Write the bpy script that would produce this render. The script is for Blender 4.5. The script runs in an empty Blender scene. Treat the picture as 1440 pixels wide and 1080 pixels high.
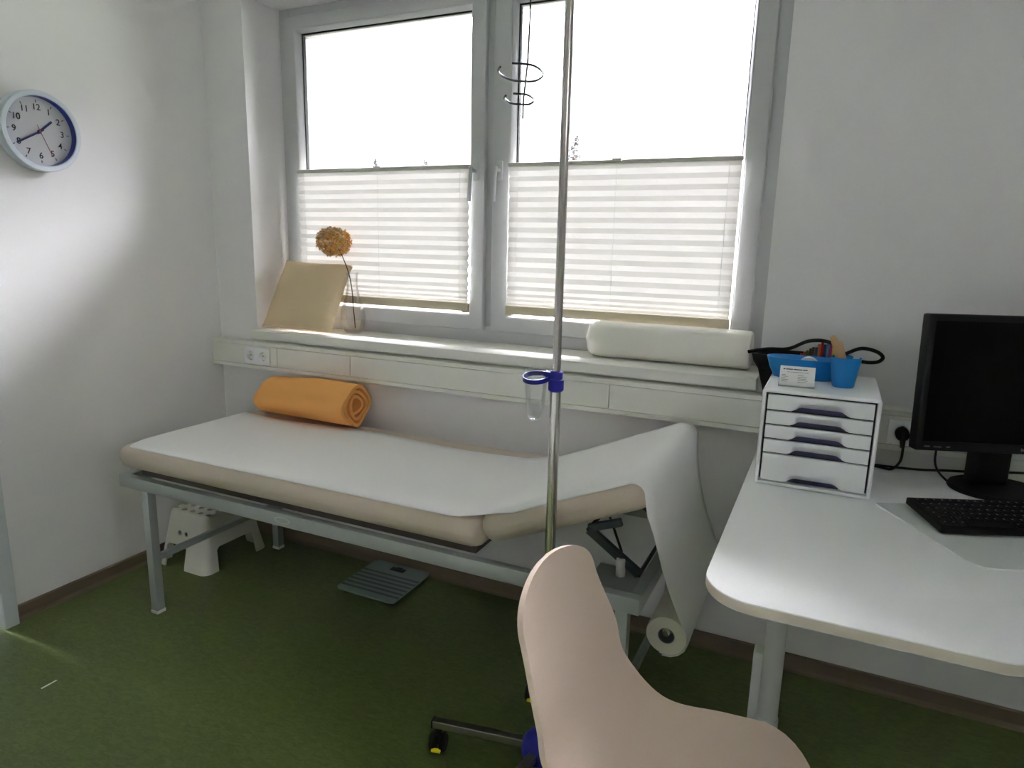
import bpy, bmesh, math, random
from mathutils import Vector, Matrix
random.seed(7)
S = bpy.context.scene
COL = S.collection
PI = math.pi
def R(d): return math.radians(d)

# ------------------------------------------------------------------ camera
cam_d = bpy.data.cameras.new('camera')
cam_d.sensor_width = 36.0
cam_d.sensor_fit = 'HORIZONTAL'
cam_d.lens = 955.025 / 1440 * 36
cam_d.clip_start = .05
cam = bpy.data.objects.new('camera', cam_d)
COL.objects.link(cam)
cr, cu, cf = (0.903936, 0.42706, 0.02279), (-0.105246, 0.170487, 0.979723), (-0.414515, 0.888005, -0.199056)
cam.matrix_world = Matrix(((cr[0], cu[0], -cf[0], 2.70077), (cr[1], cu[1], -cf[1], -2.39528), (cr[2], cu[2], -cf[2], 1.45), (0, 0, 0, 1)))
S.camera = cam

# ------------------------------------------------------------------ sky and exposure
SKY_LOW, SKY_HIGH = 3.2, 250.0          # overcast: dim near the horizon, bright overhead
W = bpy.data.worlds.new('overcast_sky'); S.world = W
W.use_nodes = True
nt = W.node_tree; nt.nodes.clear()
out = nt.nodes.new('ShaderNodeOutputWorld'); bg = nt.nodes.new('ShaderNodeBackground')
geo = nt.nodes.new('ShaderNodeTexCoord')
noi = nt.nodes.new('ShaderNodeTexNoise'); noi.inputs['Scale'].default_value = 2.2; noi.inputs['Detail'].default_value = 3
rmp = nt.nodes.new('ShaderNodeValToRGB')
rmp.color_ramp.elements[0].position = .36; rmp.color_ramp.elements[0].color = (.74, .73, .84, 1)
rmp.color_ramp.elements[1].position = .56; rmp.color_ramp.elements[1].color = (.985, .965, 1, 1)
nt.links.new(geo.outputs['Generated'], noi.inputs['Vector'])
nt.links.new(noi.outputs['Fac'], rmp.inputs['Fac'])
nt.links.new(rmp.outputs['Color'], bg.inputs['Color'])
sep = nt.nodes.new('ShaderNodeSeparateXYZ'); mr = nt.nodes.new('ShaderNodeMapRange')
mr.inputs['From Min'].default_value = 0.27; mr.inputs['From Max'].default_value = .72
mr.inputs['To Min'].default_value = SKY_LOW; mr.inputs['To Max'].default_value = SKY_HIGH
nt.links.new(geo.outputs['Generated'], sep.inputs[0]); nt.links.new(sep.outputs['Z'], mr.inputs['Value']); nt.links.new(mr.outputs[0], bg.inputs['Strength'])
nt.links.new(bg.outputs['Background'], out.inputs['Surface'])

S.view_settings.view_transform = 'Standard'
S.view_settings.look = 'None'
S.view_settings.exposure = 0.2
S.view_settings.gamma = 1.0
S.view_settings.use_curve_mapping = False
S.cycles.use_denoising = True
S.cycles.max_bounces = 14
S.cycles.diffuse_bounces = 12
S.cycles.transparent_max_bounces = 16
S.cycles.caustics_reflective = False
S.cycles.caustics_refractive = False
S.cycles.sample_clamp_indirect = 60

# ------------------------------------------------------------------ materials
def lin(c):
    return tuple(((v / 255) / 12.92 if v / 255 <= .04045 else ((v / 255 + .055) / 1.055) ** 2.4) for v in c)
def mat(name, rgb, rough=.5, metal=0, spec=.5, noise=0, nscale=20, bump=0, bscale=200, coat=0, ndetail=3):
    m = bpy.data.materials.new(name); m.use_nodes = True
    n = m.node_tree; b = n.nodes['Principled BSDF']
    c = lin(rgb)
    b.inputs['Base Color'].default_value = (*c, 1)
    b.inputs['Roughness'].default_value = rough
    b.inputs['Metallic'].default_value = metal
    b.inputs['Specular IOR Level'].default_value = spec
    b.inputs['Coat Weight'].default_value = coat
    tc = n.nodes.new('ShaderNodeTexCoord')
    if noise:
        t = n.nodes.new('ShaderNodeTexNoise'); t.inputs['Scale'].default_value = nscale; t.inputs['Detail'].default_value = ndetail
        r = n.nodes.new('ShaderNodeValToRGB')
        r.color_ramp.elements[0].position = .3; r.color_ramp.elements[1].position = .7
        r.color_ramp.elements[0].color = (*[v * (1 - noise) for v in c], 1)
        r.color_ramp.elements[1].color = (*[min(1, v * (1 + noise)) for v in c], 1)
        n.links.new(tc.outputs['Object'], t.inputs['Vector']); n.links.new(t.outputs['Fac'], r.inputs['Fac'])
        n.links.new(r.outputs['Color'], b.inputs['Base Color'])
    if bump:
        t = n.nodes.new('ShaderNodeTexNoise'); t.inputs['Scale'].default_value = bscale; t.inputs['Detail'].default_value = 4
        bp = n.nodes.new('ShaderNodeBump'); bp.inputs['Strength'].default_value = bump; bp.inputs['Distance'].default_value = .002
        n.links.new(tc.outputs['Object'], t.inputs['Vector']); n.links.new(t.outputs['Fac'], bp.inputs['Height'])
        n.links.new(bp.outputs['Normal'], b.inputs['Normal'])
    return m
def glass_mat(name, tint=(1, 1, 1), refl=1.45, rough=0.02, fmax=1.0):
    m = bpy.data.materials.new(name); m.use_nodes = True
    n = m.node_tree; n.nodes.clear()
    o = n.nodes.new('ShaderNodeOutputMaterial'); mx = n.nodes.new('ShaderNodeMixShader')
    tr = n.nodes.new('ShaderNodeBsdfTransparent'); tr.inputs['Color'].default_value = (*tint, 1)
    gl = n.nodes.new('ShaderNodeBsdfGlossy'); gl.inputs['Roughness'].default_value = rough
    fr = n.nodes.new('ShaderNodeFresnel'); fr.inputs['IOR'].default_value = refl
    mn = n.nodes.new('ShaderNodeMath'); mn.operation = 'MINIMUM'; mn.inputs[1].default_value = fmax; n.links.new(fr.outputs['Fac'], mn.inputs[0])
    n.links.new(mn.outputs[0], mx.inputs['Fac']); n.links.new(tr.outputs['BSDF'], mx.inputs[1]); n.links.new(gl.outputs['BSDF'], mx.inputs[2])
    n.links.new(mx.outputs['Shader'], o.inputs['Surface'])
    return m
def translucent_mat(name, rgb, trans=.5, rgbt=None):
    m = bpy.data.materials.new(name); m.use_nodes = True
    n = m.node_tree; n.nodes.clear()
    o = n.nodes.new('ShaderNodeOutputMaterial'); mx = n.nodes.new('ShaderNodeMixShader'); mx.inputs['Fac'].default_value = trans
    d = n.nodes.new('ShaderNodeBsdfDiffuse'); d.inputs['Color'].default_value = (*lin(rgb), 1)
    t = n.nodes.new('ShaderNodeBsdfTranslucent'); t.inputs['Color'].default_value = (*lin(rgbt or rgb), 1)
    n.links.new(d.outputs['BSDF'], mx.inputs[1]); n.links.new(t.outputs['BSDF'], mx.inputs[2]); n.links.new(mx.outputs['Shader'], o.inputs['Surface'])
    return m

M = {}
M['wall'] = mat('wall_paint', (238, 237, 239), .8, bump=.15, bscale=120)
M['ceil'] = mat('ceiling_paint', (244, 244, 244), .9)
M['pvc'] = mat('window_plastic', (204, 205, 208), .38)
M['trunk'] = mat('trunking_metal', (236, 236, 229), .5)
M['sill'] = mat('sill_laminate', (234, 234, 229), .7, spec=.12)
M['joint'] = mat('dark_joint', (40, 40, 40), .8)
M['base'] = mat('baseboard_vinyl', (122, 108, 92), .55)
M['glass'] = glass_mat('window_glass', (.965, .968, .975))
M['blind'] = translucent_mat('pleated_fabric', (232, 230, 226), .053, (236, 233, 230))
M['rail'] = mat('blind_rail', (196, 196, 188), .45)
M['railb'] = mat('blind_bottom_rail', (206, 196, 172), .5)
M['cord'] = mat('blind_cord', (225, 225, 222), .6)
M['silver'] = mat('frame_silver', (176, 182, 180), .42, metal=.25)
M['chrome'] = mat('polished_steel', (205, 202, 198), .16, metal=1)
M['steel'] = mat('brushed_steel', (176, 172, 166), .3, metal=1)
M['darkmetal'] = mat('dark_metal', (70, 78, 82), .4, metal=.6)
M['leather'] = mat('couch_vinyl', (206, 192, 176), .42, bump=.2, bscale=600)
M['black'] = mat('black_plastic', (16, 16, 17), .45)
M['rubber'] = mat('black_rubber', (12, 12, 13), .7)
M['screen'] = mat('screen_black', (3, 3, 3), .6, spec=.1)
M['mon'] = mat('monitor_plastic', (7, 8, 11), .55, spec=.3)
M['key'] = mat('key_plastic', (12, 12, 15), .6, spec=.3)
M['paper'] = mat('couch_paper', (240, 240, 240), .75)
M['paperroll'] = mat('paper_roll', (226, 222, 206), .8)
M['orange'] = mat('orange_fleece', (252, 184, 108), .95, bump=.8, bscale=500, spec=.1)
M['cream'] = mat('cushion_cloth', (228, 207, 172), .9, bump=.5, bscale=500, spec=.1)
M['petal'] = mat('dried_petal', (226, 196, 146), .9, noise=.35, nscale=40, spec=.1)
M['petalo'] = mat('dried_petal_amber', (218, 164, 94), .9, noise=.3, nscale=40, spec=.1)
M['stem'] = mat('dry_stem', (84, 58, 46), .8)
M['vase'] = glass_mat('vase_glass', (.99, .992, .992), 1.45, .02, .42)
M['acryl'] = glass_mat('clear_acrylic', (.975, .98, .985), 1.45, .02, .25)
M['blue'] = mat('clamp_blue', (34, 34, 160), .4)
M['cyan'] = mat('blue_plastic', (4, 130, 204), .38)
M['white'] = mat('white_plastic', (246, 248, 251), .35)
M['whitem'] = mat('white_matt_plastic', (232, 230, 224), .5)
M['seam'] = mat('navy_seam', (24, 22, 44), .5)
M['navy'] = mat('navy_pull', (44, 44, 84), .4)
M['desk'] = mat('desk_laminate', (246, 248, 249), .6, spec=.25)
M['deskedge'] = mat('desk_edge', (222, 214, 200), .5)
M['desklg'] = mat('desk_leg_white', (226, 228, 228), .4)
M['pad'] = mat('desk_mat', (226, 230, 230), .25)
M['chair'] = mat('shell_beige', (222, 202, 186), .55, bump=.1, bscale=900)
M['wood'] = mat('birch_wood', (206, 168, 126), .7, noise=.15, nscale=30)
M['felt'] = mat('black_fabric', (20, 22, 22), .85)
M['stool'] = mat('stool_plastic', (232, 230, 220), .4)
M['sglass'] = mat('scale_glass', (150, 170, 164), .12)
M['sstripe'] = mat('scale_stripe', (84, 90, 98), .4)
M['jamb'] = mat('door_frame_paint', (206, 212, 216), .45)
M['clockrim'] = mat('clock_rim', (214, 222, 232), .35)
M['clockdial'] = mat('clock_dial', (228, 228, 230), .6)
M['ink'] = mat('dial_ink', (52, 56, 62), .6)
M['handblue'] = mat('hand_blue', (30, 44, 104), .4)
M['handred'] = mat('hand_red', (170, 60, 70), .4)
M['rimblue'] = mat('rim_inner_blue', (40, 60, 170), .3)
M['yellow'] = mat('brake_yellow', (236, 224, 30), .5)
M['card'] = mat('card_white', (240, 240, 240), .6)
M['print'] = mat('print_grey', (120, 124, 132), .7)
M['printd'] = mat('print_dark', (50, 54, 62), .7)
M['logo'] = mat('logo_grey', (150, 150, 155), .5)
M['roof'] = mat('roof_tiles', (14, 13, 15), .8, noise=.2, nscale=3)
M['render'] = mat('house_render', (90, 88, 84), .8)
M['conifer'] = mat('conifer_green', (17, 20, 18), .9, noise=.3, nscale=2)
M['lawn'] = mat('lawn', (56, 60, 52), .95, noise=.2, nscale=.5)
M['board'] = mat('pad_board', (84, 76, 70), .7)
M['badge'] = mat('badge_silver', (200, 208, 206), .35)
M['plastic_wrap'] = mat('wrapped_roll', (238, 236, 228), .35, coat=.4, bump=.25, bscale=40)

# floor: marbled green linoleum
fm = bpy.data.materials.new('green_linoleum'); fm.use_nodes = True
n = fm.node_tree; b = n.nodes['Principled BSDF']; b.inputs['Roughness'].default_value = .34; b.inputs['Specular IOR Level'].default_value = .35
tc = n.nodes.new('ShaderNodeTexCoord')
mp = n.nodes.new('ShaderNodeMapping'); mp.inputs['Scale'].default_value = (1, 2.2, 1)
t1 = n.nodes.new('ShaderNodeTexNoise'); t1.inputs['Scale'].default_value = 34; t1.inputs['Detail'].default_value = 8; t1.inputs['Distortion'].default_value = 1.2
r1 = n.nodes.new('ShaderNodeValToRGB'); r1.color_ramp.elements[0].position = .33; r1.color_ramp.elements[1].position = .7
FA, FB = (90, 104, 58), (111, 125, 72)
r1.color_ramp.elements[0].color = (*lin(FA), 1); r1.color_ramp.elements[1].color = (*lin(FB), 1)
n.links.new(tc.outputs['Object'], mp.inputs['Vector']); n.links.new(mp.outputs['Vector'], t1.inputs['Vector'])
n.links.new(t1.outputs['Fac'], r1.inputs['Fac']); n.links.new(r1.outputs['Color'], b.inputs['Base Color'])
M['floor'] = fm

# ------------------------------------------------------------------ helpers
def BM(): return bmesh.new()
def obj(name, bm, m, parent=None, smooth=None, loc=None, rot=None):
    bmesh.ops.recalc_face_normals(bm, faces=bm.faces)
    me = bpy.data.meshes.new(name); bm.to_mesh(me); bm.free()
    for k in (m if isinstance(m, (list, tuple)) else [m]): me.materials.append(M[k])
    if smooth is not None:
        me.polygons.foreach_set('use_smooth', [True] * len(me.polygons))
        me.set_sharp_from_angle(angle=R(smooth))
    o = bpy.data.objects.new(name, me); COL.objects.link(o)
    if parent: o.parent = parent
    if loc: o.location = loc
    if rot: o.rotation_euler = rot
    return o
def tag(o, label, cat, group=None):
    o['label'] = label; o['category'] = cat
    if group: o['group'] = group
    return o
def thing(name, label, cat, loc=(0, 0, 0), rotz=0, group=None):
    o = bpy.data.objects.new(name, None); COL.objects.link(o)
    o.empty_display_size = .05
    o.location = loc; o.rotation_euler = (0, 0, rotz)
    return tag(o, label, cat, group)
def struct(name, bm, m, smooth=None, parent=None):
    o = obj(name, bm, m, parent, smooth)
    if not parent: o['kind'] = 'structure'
    return o
def box(bm, x0, x1, y0, y1, z0, z1, bev=0, seg=2, mi=0, M4=None):
    vs = [bm.verts.new((x, y, z)) for x in (x0, x1) for y in (y0, y1) for z in (z0, z1)]
    fs = [bm.faces.new([vs[i] for i in q]) for q in ((0, 1, 3, 2), (4, 6, 7, 5), (0, 4, 5, 1), (2, 3, 7, 6), (0, 2, 6, 4), (1, 5, 7, 3))]
    for f in fs: f.material_index = mi
    if bev:
        es = list({e for f in fs for e in f.edges})
        r = bmesh.ops.bevel(bm, geom=es, offset=bev, segments=seg, profile=.5, affect='EDGES')
        vs = list({v for f in r['faces'] for v in f.verts} | {v for v in vs if v.is_valid})
        for f in {f for v in vs for f in v.link_faces}: f.material_index = mi
    if M4: bmesh.ops.transform(bm, matrix=M4, verts=[v for v in vs if v.is_valid])
    return vs
def prism(bm, pts, z0, z1, M4=None, mi=0):
    lo = [bm.verts.new((p[0], p[1], z0)) for p in pts]; hi = [bm.verts.new((p[0], p[1], z1)) for p in pts]
    k = len(pts); fs = [bm.faces.new(lo[::-1]), bm.faces.new(hi)]
    for i in range(k): fs.append(bm.faces.new((lo[i], lo[(i + 1) % k], hi[(i + 1) % k], hi[i])))
    for f in fs: f.material_index = mi
    if M4: bmesh.ops.transform(bm, matrix=M4, verts=lo + hi)
    return lo + hi
def axis_matrix(p0, d):
    d = Vector(d).normalized(); u = Vector((0, 0, 1)) if abs(d.z) < .95 else Vector((1, 0, 0))
    x = u.cross(d).normalized(); y = d.cross(x)
    return Matrix(((x.x, y.x, d.x, p0[0]), (x.y, y.y, d.y, p0[1]), (x.z, y.z, d.z, p0[2]), (0, 0, 0, 1)))
def lathe(bm, prof, seg=32, M4=None, mi=0, cap=True):
    rings = []
    for r, z in prof:
        if r < 1e-6: rings.append([bm.verts.new((0, 0, z))])
        else: rings.append([bm.verts.new((r * math.cos(2 * PI * i / seg), r * math.sin(2 * PI * i / seg), z)) for i in range(seg)])
    fs = []
    for a, b2 in zip(rings[:-1], rings[1:]):
        for i in range(seg):
            j = (i + 1) % seg
            if len(a) == 1 and len(b2) == 1: continue
            if len(a) == 1: fs.append(bm.faces.new((a[0], b2[i], b2[j])))
            elif len(b2) == 1: fs.append(bm.faces.new((a[i], a[j], b2[0])))
            else: fs.append(bm.faces.new((a[i], a[j], b2[j], b2[i])))
    if cap:
        if len(rings[0]) > 1: fs.append(bm.faces.new(rings[0][::-1]))
        if len(rings[-1]) > 1: fs.append(bm.faces.new(rings[-1]))
    for f in fs: f.material_index = mi
    vs = [v for r in rings for v in r]
    if M4: bmesh.ops.transform(bm, matrix=M4, verts=vs)
    return vs
def cyl(bm, p0, p1, r, seg=20, r2=None, mi=0, bev=0):
    d = Vector(p1) - Vector(p0); L = d.length; r2 = r if r2 is None else r2
    prof = [(r, 0), (r2, L)] if not bev else [(r - bev, 0), (r, bev), (r2, L - bev), (r2 - bev, L)]
    return lathe(bm, prof, seg, axis_matrix(p0, d), mi)
def tube(bm, pts, r, seg=8, closed=False, mi=0):
    pts = [Vector(p) for p in pts]; k = len(pts)
    tg = []
    for i in range(k):
        a = pts[(i - 1) % k] if (closed or i > 0) else pts[i]; c = pts[(i + 1) % k] if (closed or i < k - 1) else pts[i]
        tg.append((c - a).normalized())
    u = Vector((0, 0, 1)) if abs(tg[0].z) < .9 else Vector((1, 0, 0))
    nrm = (u - tg[0] * u.dot(tg[0])).normalized()
    rings = []
    for i in range(k):
        nrm = (nrm - tg[i] * nrm.dot(tg[i])).normalized(); bi = tg[i].cross(nrm)
        ri = r[i] if isinstance(r, (list, tuple)) else r
        rings.append([bm.verts.new(pts[i] + nrm * (ri * math.cos(2 * PI * j / seg)) + bi * (ri * math.sin(2 * PI * j / seg))) for j in range(seg)])
    fs = []
    for i in range(k if closed else k - 1):
        a, b2 = rings[i], rings[(i + 1) % k]
        for j in range(seg): fs.append(bm.faces.new((a[j], a[(j + 1) % seg], b2[(j + 1) % seg], b2[j])))
    if not closed: fs += [bm.faces.new(rings[0][::-1]), bm.faces.new(rings[-1])]
    for f in fs: f.material_index = mi
def smooth_pts(P, n=8):
    P = [Vector(p) for p in P]; o = []
    for i in range(len(P) - 1):
        p0 = P[max(0, i - 1)]; p1 = P[i]; p2 = P[i + 1]; p3 = P[min(len(P) - 1, i + 2)]
        for j in range(n):
            t = j / n
            o.append(.5 * ((2 * p1) + (p2 - p0) * t + (2 * p0 - 5 * p1 + 4 * p2 - p3) * t * t + (3 * p1 - p0 - 3 * p2 + p3) * t ** 3))
    o.append(P[-1]); return o
def rrect(x0, x1, y0, y1, r, seg=6):
    rs = r if isinstance(r, (list, tuple)) else [r] * 4      # corners: (x1,y0)? order: x0y0, x1y0, x1y1, x0y1
    o = []
    for (cx, cy, a0, rr) in ((x0, y0, 180, rs[0]), (x1, y0, 270, rs[1]), (x1, y1, 0, rs[2]), (x0, y1, 90, rs[3])):
        ccx = cx + (rr if cx == x0 else -rr); ccy = cy + (rr if cy == y0 else -rr)
        for i in range(seg + 1):
            a = R(a0 + 90 * i / seg); o.append((ccx + rr * math.cos(a), ccy + rr * math.sin(a)))
    return o
def text_bm(bm, txt, size, M4, depth=.0004, mi=0):
    cu_ = bpy.data.curves.new('t', 'FONT'); cu_.body = txt; cu_.size = size; cu_.align_x = 'CENTER'; cu_.align_y = 'CENTER'; cu_.extrude = depth; cu_.offset = size * .011
    o = bpy.data.objects.new('t', cu_); COL.objects.link(o)
    me = bpy.data.meshes.new_from_object(o.evaluated_get(bpy.context.evaluated_depsgraph_get()))
    bpy.data.objects.remove(o); bpy.data.curves.remove(cu_)
    k0 = len(bm.verts); f0 = len(bm.faces)
    bm.from_mesh(me); bpy.data.meshes.remove(me)
    bm.verts.ensure_lookup_table(); bm.faces.ensure_lookup_table()
    bmesh.ops.transform(bm, matrix=M4, verts=bm.verts[k0:])
    for f in bm.faces[f0:]: f.material_index = mi
def boolean(bm, cutters):
    """subtract a list of bmeshes, returns a new bmesh"""
    def tmp(b2):
        bmesh.ops.recalc_face_normals(b2, faces=b2.faces)
        me = bpy.data.meshes.new('x'); b2.to_mesh(me); b2.free(); o = bpy.data.objects.new('x', me); COL.objects.link(o); return o
    base = tmp(bm); cs = [tmp(c) for c in cutters]
    for c in cs:
        md = base.modifiers.new('b', 'BOOLEAN'); md.operation = 'DIFFERENCE'; md.object = c; md.solver = 'EXACT'
    me = bpy.data.meshes.new_from_object(base.evaluated_get(bpy.context.evaluated_depsgraph_get()))
    o = bmesh.new(); o.from_mesh(me); bpy.data.meshes.remove(me)
    for x in [base] + cs:
        m2 = x.data; bpy.data.objects.remove(x); bpy.data.meshes.remove(m2)
    return o

# ------------------------------------------------------------------ room shell
XW, YB, ZC = 4.3, -3.7, 2.72          # right wall, rear wall, ceiling
WX0, WX1, WZ0, WZ1 = .2424, 2.499, .995, 2.49
T = .36
b = BM(); box(b, -.3, XW + .3, YB - .3, T, -.2, 0); struct('floor', b, 'floor')
b = BM(); box(b, -.3, XW + .3, YB - .3, T, ZC, ZC + .2); struct('ceiling', b, 'ceil')
# left wall with the door recess
b = BM(); box(b, -.3, 0, -1.10, 0, 0, ZC); box(b, -.3, 0, YB, -2.06, 0, ZC); box(b, -.3, 0, -2.06, -1.10, 2.1, ZC); struct('wall_left', b, 'wall')
b = BM()
box(b, -.3, WX0, 0, T, 0, ZC); box(b, WX1, XW + .3, 0, T, 0, ZC); box(b, WX0, WX1, 0, T, 0, WZ0); box(b, WX0, WX1, 0, T, WZ1, ZC)
struct('wall_back', b, 'wall')
FILL_RW = (-2.61, -2.24, 2.12, 2.48)     # narrow high opening added in the right wall, out of frame, for fill light
b = BM(); box(b, XW, XW + .3, YB, FILL_RW[0], 0, ZC); box(b, XW, XW + .3, FILL_RW[1], 0, 0, ZC); box(b, XW, XW + .3, FILL_RW[0], FILL_RW[1], 0, FILL_RW[2]); box(b, XW, XW + .3, FILL_RW[0], FILL_RW[1], FILL_RW[3], ZC)
struct('wall_right', b, 'wall')
b = BM(); box(b, -.3, XW + .3, YB - .3, YB, 0, ZC); struct('wall_front', b, 'wall')
# coved vinyl skirting
def skirting(name, pts_fn):
    prof = [(0, 0), (.022, 0), (.016, .006), (.012, .016), (.012, .057), (.009, .060), (0, .060)]
    b = BM()
    ends = []
    for e in (0, 1): ends.append([b.verts.new(pts_fn(e, d, z)) for d, z in prof])
    k = len(prof)
    for i in range(k): b.faces.new((ends[0][i], ends[0][(i + 1) % k], ends[1][(i + 1) % k], ends[1][i]))
    b.faces.new(ends[0]); b.faces.new(ends[1][::-1])
    struct(name, b, 'base')
skirting('baseboard_left', lambda e, d, z: (d, (-1.055, 0)[e], z))
skirting('baseboard_back', lambda e, d, z: ((.0, XW)[e], -d, z))
# door frame and leaf on the left wall
b = BM()
box(b, -.12, .035, -1.105, -1.055, 0, 2.1, .003); box(b, -.12, .035, -2.105, -2.055, 0, 2.1, .003); box(b, -.12, .035, -2.105, -1.055, 2.05, 2.12, .003)
door = struct('door_1', b, 'jamb')
b = BM(); box(b, -.06, -.018, -2.05, -1.11, .008, 2.046, .002); obj('door_leaf', b, 'jamb', door)
b = BM(); cyl(b, (-.018, -1.98, 1.05), (.035, -1.98, 1.05), .01); cyl(b, (.03, -1.98, 1.05), (.03, -1.86, 1.05), .01); obj('door_handle', b, 'chrome', door, 40)

# ------------------------------------------------------------------ window in the back wall
FY = .225
b = BM()
for q in ((WX0, .300, FY, .30, 1.036, WZ1), (2.425, WX1, FY, .30, 1.036, WZ1), (.300, 2.425, FY, .30, 1.036, 1.105), (.300, 2.425, FY, .30, 2.435, WZ1), (1.325, 1.39, FY + .004, .30, 1.105, 2.435)):
    box(b, *q, .003)
win = struct('window_1', b, 'pvc', 30)
def sash(x0, x1, z0, z1, gx0, gx1, gz0, gz1):
    b = BM(); y0, y1 = .204, .262
    def ring(xa, xb, za, zb, y): return [b.verts.new(p) for p in ((xa, y, za), (xb, y, za), (xb, y, zb), (xa, y, zb))]
    bw = .013
    rs = [ring(x0, x1, z0, z1, y1), ring(x0, x1, z0, z1, y0 + .004), ring(x0 + .004, x1 - .004, z0 + .004, z1 - .004, y0), ring(gx0 - bw - .003, gx1 + bw + .003, gz0 - bw - .003, gz1 + bw + .003, y0),
          ring(gx0 - bw, gx1 + bw, gz0 - bw, gz1 + bw, y0 + .002), ring(gx0 - bw + .002, gx1 + bw - .002, gz0 - bw + .002, gz1 + bw - .002, y0 + .0005), ring(gx0, gx1, gz0, gz1, y0 + .022), ring(gx0, gx1, gz0, gz1, y1)]
    for a, c in zip(rs, rs[1:] + rs[:1]):
        for i in range(4): b.faces.new((a[i], a[(i + 1) % 4], c[(i + 1) % 4], c[i]))
    s = obj('sash', b, 'pvc', win, 30)
    b = BM(); box(b, gx0 - .006, gx1 + .006, .246, .252, gz0 - .006, gz1 + .006); obj('glass_pane', b, 'glass', s)
    b = BM()
    for q in ((gx0, gx1, gz0 - .001, gz0 + .005), (gx0, gx1, gz1 - .007, gz1 + .001), (gx0 - .001, gx0 + .006, gz0, gz1), (gx1 - .005, gx1 + .001, gz0, gz1)):
        box(b, q[0], q[1], .240, .258, q[2], q[3])
    obj('glazing_seal', b, 'joint', s)
    return s
sL = sash(.285, 1.338, 1.088, 2.452, .362, 1.262, 1.164, 2.383)
sR = sash(1.376, 2.438, 1.088, 2.452, 1.467, 2.358, 1.164, 2.383)
def handle(px, pz, tilt, par):
    b = BM(); box(b, px - .014, px + .014, .196, .205, pz - .038, pz + .038, .004, 2)
    cyl(b, (px, .2, pz), (px, .16, pz), .008, 16)
    tube(b, smooth_pts([(px, .166, pz + .006), (px, .158, pz), (px + tilt * .3, .155, pz - .04), (px + tilt, .154, pz - .125)], 5), .0085, 10)
    obj('window_handle', b, 'pvc', par, 40)
handle(1.300, 1.752, -.006, sL); handle(1.412, 1.752, -.004, sR)

# window board
b = BM(); box(b, WX0, WX1, -.045, .30, .996, 1.036, .004, 3); struct('trim_1', b, 'sill', 30)

# pleated blinds, fixed low on each sash
def blind(label, x0, x1):
    t = thing('pleated_blind', label, 'blind', ((x0 + x1) / 2, .19, 1.19), 0, None)
    hx = (x1 - x0) / 2
    b = BM(); pts = []; zz = .575
    for h in [.040] * 12 + [.030, .022, .017, .014]:
        pts += [(zz, .0065), (zz - h * .5, -.0065)]; zz -= h
    pts.append((zz, .0065))
    rows = [[b.verts.new((x, y, z)) for x in (-hx, hx)] for z, y in pts]
    for a, c in zip(rows, rows[1:]): b.faces.new((a[0], a[1], c[1], c[0]))
    obj('fabric', b, 'blind', t)
    b = BM(); box(b, -hx - .004, hx + .004, -.011, .011, .573, .588, .003, 2); obj('top_rail', b, 'rail', t, 30)
    b = BM(); box(b, -hx - .003, hx + .003, -.011, .011, -.021, .014, .002, 2); obj('bottom_rail', b, 'railb', t, 30)
    b = BM(); box(b, -.018, .018, -.017, -.010, .580, .592, .002); obj('grip', b, 'rail', t)
    for cx in (-hx + .04, 0, hx - .04):
        b = BM(); tube(b, [(cx, -.0085, .575), (cx, -.0085, .0)], .0009, 6); obj('cord', b, 'cord', t)
    for s in (-1, 1):
        b = BM(); box(b, s * (hx - .012) - .014, s * (hx - .012) + .014, -.010, .012, -.027, -.018, .002); obj('end_bracket', b, 'rail', t)
    return t
blind('white pleated blind covering lower half of the left window pane', .357, 1.275)
blind('white pleated blind covering lower half of the right window pane, behind the steel pole', 1.462, 2.362)

# ------------------------------------------------------------------ cable trunking with sockets
t = thing('cable_trunking', 'long white cable trunking running along the wall under the window board', 'trunking', (0, 0, .857))
t.location = (0, 0, 0)
b = BM(); box(b, .001, XW - .002, -.047, -.001, .857, .984); obj('channel', b, 'trunk', t)
b = BM(); box(b, .001, XW - .002, -.060, -.047, .967, .984, .002); obj('upper_lip', b, 'trunk', t)
b = BM(); box(b, .001, XW - .002, -.060, -.047, .857, .874, .002); obj('lower_lip', b, 'trunk', t)
cuts = [.002, .412, .830, 2.00, 3.20, XW - .003]
for x0, x1 in zip(cuts, cuts[1:]):
    b = BM(); box(b, x0 + .001, x1 - .001, -.058, -.047, .8755, .9655, .0015); obj('cover_plate', b, 'trunk', t)
def socket_well(b, cx, cz, y):
    Mx = axis_matrix((cx, y, cz), (0, -1, 0))
    lathe(b, [(.0265, .004), (.0245, .0045), (.0215, .0035), (.0195, -.011), (0, -.011)], 28, Mx, 0, False)
    for s in (-1, 1): cyl(b, (cx + s * .0095, y + .0112, cz), (cx + s * .0095, y + .0108 - .001, cz), .003, 10, mi=1)
    for s in (-1, 1): box(b, cx - .003, cx + .003, y - .001, y + .008, cz + s * .0195 - .0015, cz + s * .0195 + .0015, mi=2)
def socket_plate(name, label, x0, n_, z, group=None):
    w = .076
    t = thing(name, label, 'socket', (x0 + n_ * w / 2, -.058, z))
    fb = BM(); box(fb, -n_ * w / 2, n_ * w / 2, -.011, -.001, -.040, .040, .003, 2)
    cs = []
    for i in range(n_):
        c = BM(); cyl(c, (-n_ * w / 2 + (i + .5) * w, .01, 0), (-n_ * w / 2 + (i + .5) * w, -.02, 0), .0205, 28); cs.append(c)
    obj('frame', boolean(fb, cs), 'white', t, 30)
    for i in range(n_):
        b = BM(); socket_well(b, -n_ * w / 2 + (i + .5) * w, 0, -.010); obj('socket_insert', b, ['white', 'joint', 'chrome'], t, 40)
    return t
socket_plate('double_wall_socket', 'white double power socket in the trunking left of the window', .222, 2, .920)
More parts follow.
